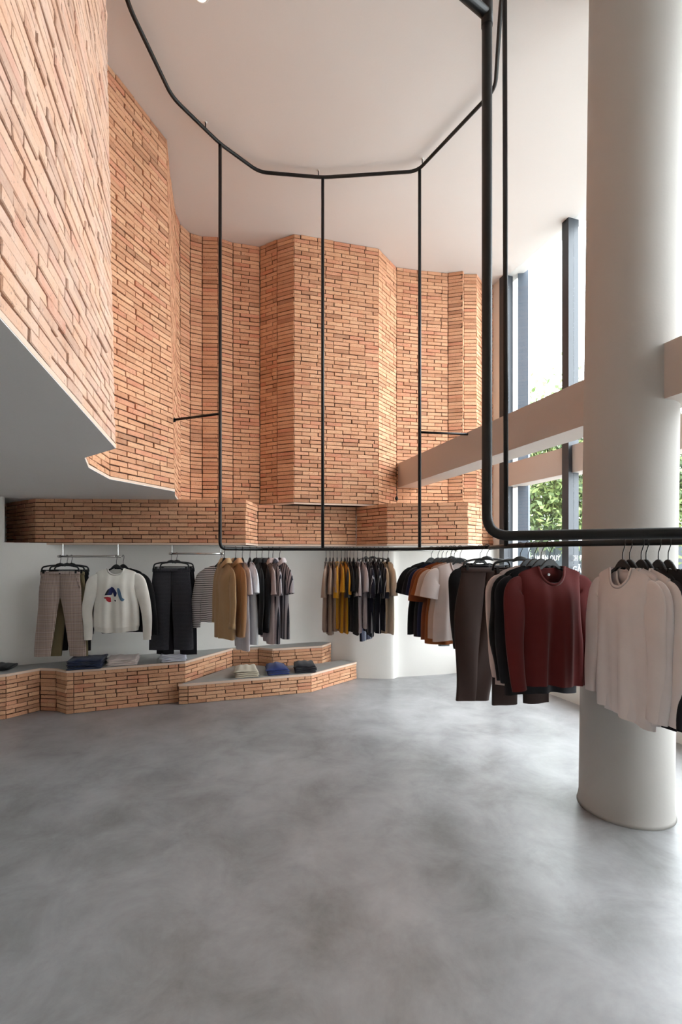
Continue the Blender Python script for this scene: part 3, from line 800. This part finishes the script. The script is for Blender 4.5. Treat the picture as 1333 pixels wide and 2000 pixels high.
put('button_shirt', 'lilac and charcoal striped shirt, second from the end', C['stripe_grey'], -0.702, 4.895, rA2 + .05, short=True, sleeve=.22, L=.82, seed=10, group=GA, neck='shirt', depth=.03, drop=.06)
put('button_shirt', 'pale mauve shirt with striped sides ending the left group', C['stripe_grey'], -0.633, 4.902, R(-60), short=True, sleeve=.20, L=.76, seed=11, group=GA, neck='shirt', depth=.035, drop=.06, neckmat=C['lilac_white'])

# -- middle group, seen edge on
GB = 'tees on the middle stretch of rail'
ordn = ['leftmost', 'second', 'third', 'rightmost']
mid = [(-.154, 'taupe', 'leftmost taupe tee'), (-.114, 'taupe', 'middle taupe tee'), (-.080, 'taupe', 'right-hand taupe tee next to mustard'),
       (-.040, 'mustard', 'leftmost mustard tee'), (.003, 'mustard', 'middle mustard tee'), (.040, 'mustard', 'right-hand mustard tee next to black'),
       (.066, 'charcoal', 'black tee next to the mustard tees'), (.093, 'black2', 'middle black tee between mustard and grey'), (.132, 'charcoal', 'black tee next to the pale grey tees'),
       (.172, 'pale_grey', 'left pale lilac-grey tee'), (.225, 'pale_grey', 'right pale lilac-grey tee next to pinstripes'),
       (.260, 'navy_pin', 'first navy pinstripe shirt after the grey tees'), (.299, 'navy_pin', 'second navy pinstripe shirt'), (.345, 'navy_pin', 'third navy pinstripe shirt'), (.389, 'navy_pin', 'last navy pinstripe shirt before beige'),
       (.432, 'beige', 'beige tee next to the pinstripe shirts'), (.485, 'cream_beige', 'cream tee ending the middle group')]
for i, (x, c, d) in enumerate(mid):
    y = 4.95 - .0745 * (x + .19) if x > -.19 else 4.95
    put('t_shirt', d + ' on the middle rail', C[c], x, y, R(-90) + R(4) + (i % 3 - 1) * .06 + (x * .15), short=True, sleeve=.215 + .03 * math.sin(i * 2.3 + 1), L=.70 + .03 * math.sin(i * 1.7), seed=40 + i, group=GB, depth=.020, fold=.007, swing=.015, drop=.08)

# -- right-hand tees on the stretch that comes forward
GC = 'tees on the stretch of rail before the brown trousers'
rC = dir_ang(0.90, 0.43)
for i, (x, y, c, d, kw) in enumerate([(.881, 4.640, 'black', 'black tee farthest left of the right-hand tees', {}), (.924, 4.534, 'black2', 'dark charcoal tee behind the rust tees', {}), (.949, 4.470, 'navy', 'navy tee peeping out before the rust tees', {}),
        (.974, 4.410, 'rust', 'dark rust tee with wide sleeve', {'sleeve': .25, 'L': .72}), (1.0, 4.343, 'orange_rust', 'lighter orange-rust tee next to the dusty pink one', {'L': .73}), (1.021, 4.289, 'dusty_pink', 'dusty pink tee behind the blush tee', {}), (1.053, 4.210, 'blush', 'pale blush tee facing front beside the brown trousers', {})]):
    k = dict(short=True, sleeve=.20, L=.69, seed=70 + i, group=GC, depth=.028, fold=.011, swing=.055, drop=.10, nw=.085); k['swing'] = .032; k.update(kw)
    put('t_shirt', d, C[c], x, y, rC - R(14) - .02 * i, **k)

# -- brown trousers at the corner of the rail
put('trousers', 'dark brown trousers hanging at the corner of the black rail', C['brown'], 1.165, 3.80, R(6), L=1.05, wa=.205, hemw=.088, spread=-.13, seed=3, hang_kind='clip', skew=-.12, crease=False, group='trousers on the black rail', button=False, hgroup='clip hangers')
put('long_sleeve_shirt', 'black long-sleeved top half hidden behind the brown trousers', C['black'], 1.155, 3.95, R(10), L=.86, sleeve=.60, seed=81, swing=-.012, sh=.185, hem=.19, rolled=True, group='dark tops on the right stretch of rail')
put('trousers', 'brown trousers hanging low behind the black jumpers', C['brown2'], 1.176, 3.12, R(10), L=.87, wa=.18, hemw=.09, spread=0.0, seed=4, hang_kind='clip', group='trousers on the black rail', button=False, hgroup='clip hangers')
GE = 'long-sleeved tops left of the column'
put('long_sleeve_shirt', 'pale pink long-sleeved top beside the brown trousers', C['pale_pink'], 1.188, 3.02, R(16), L=.74, sleeve=.58, seed=82, group=GE, depth=.035, swing=-.012)
put('long_sleeve_shirt', 'black jumper next to the pale pink top', C['black'], 1.196, 2.94, R(15), L=.70, sleeve=.58, seed=83, group=GE, swing=.0)
put('long_sleeve_shirt', 'longer black jumper right behind the maroon one', C['black2'], 1.205, 2.865, R(13), L=.76, sleeve=.58, seed=84, group=GE, swing=.0)
mar, _s = put('long_sleeve_shirt', 'maroon long-sleeved jumper with round neck, facing front', C['maroon'], 1.218, 2.775, R(14), L=.69, sleeve=.60, seed=85, group=GE, depth=.055, fold=.020, swing=.005, fwd=-.03, nw=.088, drop=.105, sh=.21, hem=.225)
m = MB(); m.tube([(0, .012, -.178), (0, .006, -.178)], .0075, 12); m.build('neck_label', C['white'], mar)

# -- pale tops in front of the column
GF = 'long-sleeved tops in front of the column'
rF = dir_ang(0.43, -0.90)
for i, (x, y, c, d, k) in enumerate([(1.449, 2.448, 'ash_white', 'ash white long-sleeved tee facing front before the column', dict(L=.75)), (1.472, 2.426, 'ash_white2', 'ash white tee second in the row before the column', dict(L=.74)),
        (1.508, 2.390, 'ash_white', 'ash white tee third in the row beside the black ones', dict(L=.72)), (1.523, 2.376, 'black2', 'black tee first after the ash white ones', dict(L=.72)),
        (1.560, 2.339, 'black', 'black tee second after the ash white ones', dict(L=.72)), (1.589, 2.311, 'charcoal', 'black tee at the right picture edge', dict(L=.72))]):
    kk = dict(sleeve=.60, seed=90 + i, group=GF, depth=.04, fold=.013, swing=.02, nw=.09, drop=.10, hem=.235, fwd=-.015); kk.update(k)
    put('long_sleeve_shirt', d, C[c], x, y, R(-88) - R(1.2) * i, **kk)

# ------------------------------------------------------------------ chrome wall rails and what hangs on them
def wall_rail(label, a, b, z, wires, stubs=()):
    o = empty('wall_rail', (a[0], a[1], z)); tag(o, label, 'clothes rail', 'chrome wall rails')
    inv = Matrix.Translation(-Vector(o.location))
    m = MB(); m.tube([(a[0], a[1], z), (b[0], b[1], z)], .0105, 10); q = m.build('bar', CHROME, o, True); q.matrix_local = inv
    for t in wires:
        x = lerp(a[0], b[0], t); y = lerp(a[1], b[1], t)
        m = MB(); m.tube([(x, y, z), (x, y, BAND + .004)], .0022, 6); q = m.build('wire', CHROME, o); q.matrix_local = inv
    for p in (a, b):
        m = MB(); d = .014; m.tube([(p[0] - d, p[1], z), (p[0] + d, p[1], z)], .0125, 10); q = m.build('end_cap', CHROME, o, True); q.matrix_local = inv
    return o
Z1 = 1.640
wall_rail('chrome wall rail holding the checked trousers and white sweatshirt', (-3.02, 5.10), (-2.40, 5.15), Z1, (.06, .98))
kw = dict(z=Z1, rail_r=.011, face_out=True, hgroup='hangers on the wall rails')
GW = 'trousers on the wall rails'
put('trousers', 'black trousers deepest on the left wall rail', C['black'], -2.945, 5.20, R(-3), L=.86, seed=13, hang_kind='clip', group=GW, spread=.02, **kw)
put('trousers', 'olive trousers between the checked and black ones', C['olive'], -2.965, 5.15, R(-2), L=.91, seed=12, hang_kind='clip', group=GW, spread=.045, **kw)
put('trousers', 'brown checked tapered trousers on the left wall rail', C['check'], -3.0, 5.085, R(4), L=.90, wa=.20, hemw=.082, seed=11, hang_kind='clip', group=GW, spread=.10, **kw)
put('long_sleeve_shirt', 'black sweatshirt behind the white printed one', C['black'], -2.385, 5.21, R(-4), L=.70, sleeve=.62, swing=.10, seed=22, group='sweatshirts on the wall rails', **kw)
sw, s_sw = put('sweatshirt', 'white crew-neck sweatshirt with a navy, red and blue print', C['off_white'], -2.415, 5.115, R(2), L=.625, sleeve=.62, swing=.085, seed=21, ribs=True, fold=.016, group='sweatshirts on the wall rails', nw=.088, drop=.07, **kw)
Z2 = 1.670
wall_rail('chrome wall rail holding the charcoal trousers and striped top', (-1.90, 5.30), (-1.33, 5.33), Z2, (.03, .97))
kw['z'] = Z2
put('trousers', 'black trousers behind the charcoal ones', C['ink'], -1.86, 5.39, R(-4), L=.97, wa=.20, hemw=.10, seed=15, hang_kind='clip', group=GW, spread=.02, **kw)
put('trousers', 'charcoal flecked wide trousers on the wall rail', C['grey_fleck'], -1.885, 5.285, R(3), L=.90, wa=.20, hemw=.105, seed=14, hang_kind='clip', group=GW, spread=.02, **kw)
put('long_sleeve_shirt', 'black top behind the striped long-sleeved one', C['black'], -1.345, 5.41, R(-8), L=.64, sleeve=.56, swing=.06, seed=24, group='sweatshirts on the wall rails', **kw)
put('long_sleeve_shirt', 'white long-sleeved top with thin dark stripes', C['breton'], -1.34, 5.30, R(-12), L=.64, sleeve=.60, swing=.035, seed=23, group='sweatshirts on the wall rails', **kw)
Z3 = 1.712
wall_rail('chrome wall rail behind the middle tees', (0.27, 5.92), (1.45, 5.98), Z3, (.07, .95))
kw['z'] = Z3
put('trousers', 'navy pinstripe trousers behind the middle tees', C['navy_pin'], 0.31, 5.90, R(62), L=.94, wa=.15, hemw=.07, seed=16, hang_kind='clip', group=GW, spread=-.02, **kw)
put('trousers', 'black trousers hidden behind the middle tees', C['black'], 0.40, 5.99, R(-3), L=.82, wa=.19, hemw=.08, seed=18, hang_kind='clip', group=GW, spread=-.02, **kw)
put('trousers', 'grey trousers behind the rust tees', C['grey'], 1.38, 5.93, R(2), L=1.02, wa=.17, hemw=.07, seed=17, hang_kind='clip', group=GW, spread=-.01, **kw)

# print on the sweatshirt: flat coloured shapes lying on the cloth
def on_cloth(s, x, z, off=.0025):
    lo, hi = 0.0, 1.0
    for _ in range(24):
        mdl = (lo + hi) / 2; x0 = max(-s.sh, min(s.sh, x / s.half(mdl) * s.sh)); p = s.point(x0, mdl, True)
        if p.z > z: lo = mdl
        else: hi = mdl
    return Vector((x, s.point(max(-s.sh, min(s.sh, x / s.half(lo) * s.sh)), lo, True).y - off, z))
def cloth_shape(name, pts, mat, parent, s, off=.0025):
    bm = bmesh.new()
    vs = [bm.verts.new((x, 0, z)) for x, z in pts]; bm.faces.new(vs)
    bmesh.ops.triangulate(bm, faces=bm.faces); bmesh.ops.subdivide_edges(bm, edges=bm.edges, cuts=3, use_grid_fill=True)
    for v_ in bm.verts: v_.co = on_cloth(s, v_.co.x, v_.co.z, off)
    me = bpy.data.meshes.new(name); bm.to_mesh(me); bm.free()
    return link(name, me, mat, parent)
PX = lambda x, y: ((x - 640) * .00066, -.128 - .05 - (y - 500) * .00060)   # print drawn on the shirt front
inkN, inkR, inkB, inkK = mat_plain('print_navy', srgb(34, 40, 92), .8), mat_plain('print_red', srgb(168, 34, 44), .8), mat_plain('print_steel_blue', srgb(86, 116, 144), .8), mat_plain('print_black', srgb(24, 26, 34), .8)
shapes = [(inkN, [(600, 740), (630, 755), (660, 800), (685, 850), (672, 912), (640, 915), (620, 840), (600, 880), (590, 885), (500, 890), (520, 840), (545, 785), (570, 770)]),
          (inkK, [(545, 785), (565, 790), (555, 840), (530, 885), (495, 890), (515, 840)]),
          (inkR, [(480, 930), (510, 920), (540, 915), (585, 930), (588, 1010), (560, 1015), (530, 985), (520, 950), (490, 945)]),
          (inkB, [(695, 760), (725, 770), (745, 820), (760, 900), (775, 935), (808, 960), (800, 985), (775, 998), (745, 980), (715, 920), (700, 860), (690, 800)]),
          (inkK, [(642, 972), (672, 975), (668, 1010), (655, 995)])]
for i, (mt, pts) in enumerate(shapes): cloth_shape('print', [PX(*p) for p in pts], mt, sw, s_sw, .0022 + .0006 * i)

# ------------------------------------------------------------------ folded piles
def folded(name, label, mat, loc, rot, w, d, h, seed, cat, group, taper=0.0, puff=0.0):
    rn = random.Random(seed); nu, nv = 14, 22; rings = []
    ph = rn.uniform(0, 6)
    for i in range(nu + 1):
        u = i / nu * 2 - 1; ring = []
        for k in range(nv):
            a = 2 * math.pi * k / nv; c, s_ = math.cos(a), math.sin(a)
            yy = math.copysign(abs(c) ** .35, c) * d / 2; zz = math.copysign(abs(s_) ** .5, s_) * h / 2
            t = (yy / d + .5)
            sc = 1 - taper * t
            wob = .004 * math.sin(3 * u + ph + 2 * t) + .003 * math.sin(7 * t + 5 * u + ph)
            up = max(0, zz / (h / 2))
            z = h / 2 + zz * (1 - .25 * abs(u) ** 6) + up * (puff * (1 - u * u) * (1 - (2 * t - 1) ** 2) + wob + .004 * math.sin(9 * u + ph * 2) * (1 if puff else 0))
            ring.append(Vector((u * w / 2 * sc * (1 - .03 * abs(s_) * (abs(u) > .95)), yy + .003 * math.sin(4 * u + ph), max(0.0005, z))))
        rings.append(ring)
    m = MB(); m.loft(rings, True, True)
    o = m.build(name, mat, None, True, loc); o.rotation_euler = (0, 0, rot)
    return tag(o, label, cat, group)
def pile(key, kind, desc, where, x, y, z, rot, n, w, d, h, cat, taper=0, pufft=.012):
    ords = {1: ['only'], 3: ['bottom', 'middle', 'topmost'], 4: ['bottom', 'second lowest', 'second highest', 'topmost'], 5: ['bottom', 'second lowest', 'middle', 'second highest', 'topmost']}[n]
    zz = z
    for k in range(n):
        rn = random.Random(hash(desc) % 1000 + k) if False else random.Random(len(desc) * 31 + k)
        hh = h * (1 + .15 * rn.uniform(-1, 1)); last = k == n - 1
        folded(kind, '%s folded %s, %s' % (ords[k] if n > 1 else 'single', desc, where), C[key], (x + rn.uniform(-.008, .008), y + rn.uniform(-.006, .006), zz), rot + rn.uniform(-.04, .04),
               w * (1 + rn.uniform(-.03, .02)), d * (1 + rn.uniform(-.03, .02)), hh, len(desc) + k * 7, cat, 'folded pile of ' + desc, taper if last else taper * .25, pufft if last else 0)
        zz += hh + .0006
pile('denim', 'folded_jeans', 'dark denim jeans', 'left pile on the higher bench', -2.735, 5.13, .452, R(14), 5, .33, .30, .020, 'jeans')
pile('fold_pink', 'folded_t_shirt', 'pale pink tee', 'middle pile on the higher bench', -2.42, 5.30, .452, R(16), 5, .30, .27, .015, 't-shirt')
pile('fold_lav', 'folded_t_shirt', 'lavender white tee', 'right pile on the higher bench', -1.93, 5.48, .452, R(18), 5, .28, .26, .016, 't-shirt')
pile('khaki', 'folded_trousers', 'beige trousers', 'left pile on the lower bench', -1.14, 5.71, .224, R(14), 4, .275, .33, .020, 'trousers', .16, .03)
pile('royal', 'folded_trousers', 'navy blue trousers', 'middle pile on the lower bench', -0.79, 5.83, .224, R(14), 3, .27, .33, .024, 'trousers', .18, .035)
pile('ink', 'folded_trousers', 'black trousers', 'right pile on the lower bench', -0.455, 5.92, .224, R(10), 4, .265, .30, .021, 'trousers', .14, .03)
pile('black', 'folded_t_shirt', 'black garment', 'cut off by the left picture edge on the higher bench', -3.60, 5.02, .452, R(10), 1, .25, .22, .05, 't-shirt')

# ------------------------------------------------------------------ small fittings
def downlight(label, x, y, z, s):
    o = empty('recessed_downlight', (x, y, z)); tag(o, label, 'ceiling light', 'recessed downlights')
    m = MB(); rr = [[Vector((r_ * math.cos(2 * math.pi * k / 28), r_ * math.sin(2 * math.pi * k / 28), zz)) for k in range(28)] for r_, zz in ((.055, -.001), (.052, -.006), (.042, -.006), (.038, -.001))]
    m.loft(rr, True); m.build('bezel', WHITE, o, True)
    m = MB(); m.tube([(0, 0, -.0005), (0, 0, -.003)], .038, 24); m.build('lens', LAMP, o)
LAMP = mat_emit('lamp_lens', (1, .95, .88, 1), 9.0)
downlight('round recessed light in the high ceiling at the top edge', -1.0, 3.40, CEIL, 1)
downlight('round recessed light in the low soffit at the left edge', -3.2, 4.65, SOF, 1)
o = empty('pendant_cable', (0.76, 6.50, EYE + .80)); tag(o, 'short black cable with a plug below the beam end', 'cable')
m = MB(); m.tube([(0, 0, .14), (.004, -.004, .07), (0, 0, .0)], .005, 6); m.build('cable', HANGER, o, True)
m = MB(); m.tube([(0, 0, .01), (0, 0, -.02), (0, 0, -.05)], [.01, .022, .014], 10); m.build('plug', HANGER, o, True)

# ------------------------------------------------------------------ the street
m = MB(); m.prism([(fac_x(-8) + .12, -8), (60, -8), (60, 60), (fac_x(40) + 13.0, 60), (fac_x(Y_END) + .14, Y_END + .2)], -0.35, -0.15)
structure(m.build('ground', PAVE), 'pale paved street outside the windows', 'street')
m = MB()
a = Vector((fac_x(6.75) + .10, 6.75, 0)); b = Vector((2.60, 6.90, 0))
m.prism([(a.x, a.y), (a.x + .14, a.y - .02), (b.x + .14, b.y), (b.x, b.y)], -.15, CEIL + 2.5)
post = tag(m.build('steel_fin', BLUESTEEL), 'blue-grey steel fin outside the far end of the window', 'fin')
LEAF = [mat_leaf('leaf_green', srgb(70, 88, 52), srgb(142, 156, 98)), mat_leaf('leaf_dark', srgb(66, 84, 58), srgb(128, 146, 104))]
BARK = mat_plain('grey_bark', srgb(78, 76, 74), .9)
def tree(label, x, y, h, rad, seed, lm, n=2600):
    rn = random.Random(seed); o = empty('street_tree', (x, y, -.15)); tag(o, label, 'tree', 'trees across the street')
    lean = rn.uniform(-.12, .12) * h
    tr = catmull([(0, 0, 0), (lean * .3, 0, h * .25), (lean * .6, .1, h * .5), (lean, .2, h * .8)], 4)
    m = MB(); m.tube(tr, [lerp(.16, .05, i / (len(tr) - 1)) for i in range(len(tr))], 8); m.build('trunk', BARK, o, True)
    cl_ = []
    for k in range(7):
        a = rn.uniform(0, 6.3); z0 = h * rn.uniform(.3, .6); e = Vector((math.cos(a) * rad * .7, math.sin(a) * rad * .7, h * rn.uniform(.45, .95)))
        m = MB(); m.tube([Vector((lean * .5, .05, z0)), (Vector((lean * .5, 0, z0)) + e) / 2 + Vector((0, 0, .15)), e], [.06, .04, .015], 6); m.build('branch', BARK, o, True)
        cl_.append(e)
    cl_ += [Vector((rn.uniform(-.6, .6) * rad, rn.uniform(-.6, .6) * rad, h * rn.uniform(.35, .98))) for _ in range(9)]
    v = []; f = []
    for k in range(n):
        c = rn.choice(cl_); p = c + Vector((rn.gauss(0, 1), rn.gauss(0, 1), rn.gauss(0, .8))) * rad * .28
        if p.z < .5: continue
        s = rn.uniform(.07, .17); u = Vector((rn.gauss(0, 1), rn.gauss(0, 1), rn.gauss(0, 1))).normalized(); w = u.orthogonal().normalized()
        q = len(v); v += [p - u * s, p - w * s * .45, p + u * s, p + w * s * .45]; f.append((q, q + 1, q + 2, q + 3))
    fo = link('foliage', mesh('foliage', v, f), lm, o); fo['kind'] = 'stuff'
tree('leafy street tree seen through the window left of the mullion', 7.6, 17.5, 7.6, 2.7, 1, LEAF[0], 9000)
tree('street tree glimpsed beside the steel fin', 6.75, 18.6, 6.6, 2.3, 5, LEAF[1], 7000)
tree('street tree behind the mullion and column', 9.6, 16.5, 6.8, 2.7, 2, LEAF[1], 8000)
tree('street tree seen right of the column', 12.5, 16.0, 6.2, 2.7, 3, LEAF[0], 7000)
SHUT = mat_plain('blue_grey_shutter', srgb(50, 59, 66), .6); PALE = mat_plaster('pale_facade', srgb(214, 208, 198))
# low shopfront with upright boards across the street
o = empty('board_fence', (9.0, 21.0, -.15)); tag(o, 'blue-grey fence of upright boards across the street', 'fence')
for k in range(52):
    m = MB(); m.box((-4.5 + k * .34, -.03 * (k % 2), 1.2), (.345, .05, 2.4)); m.build('board', SHUT, o)
m = MB(); m.box((4.2, .06, 1.6), (17.6, .05, .1)); m.build('crossbar', SHUT, o)
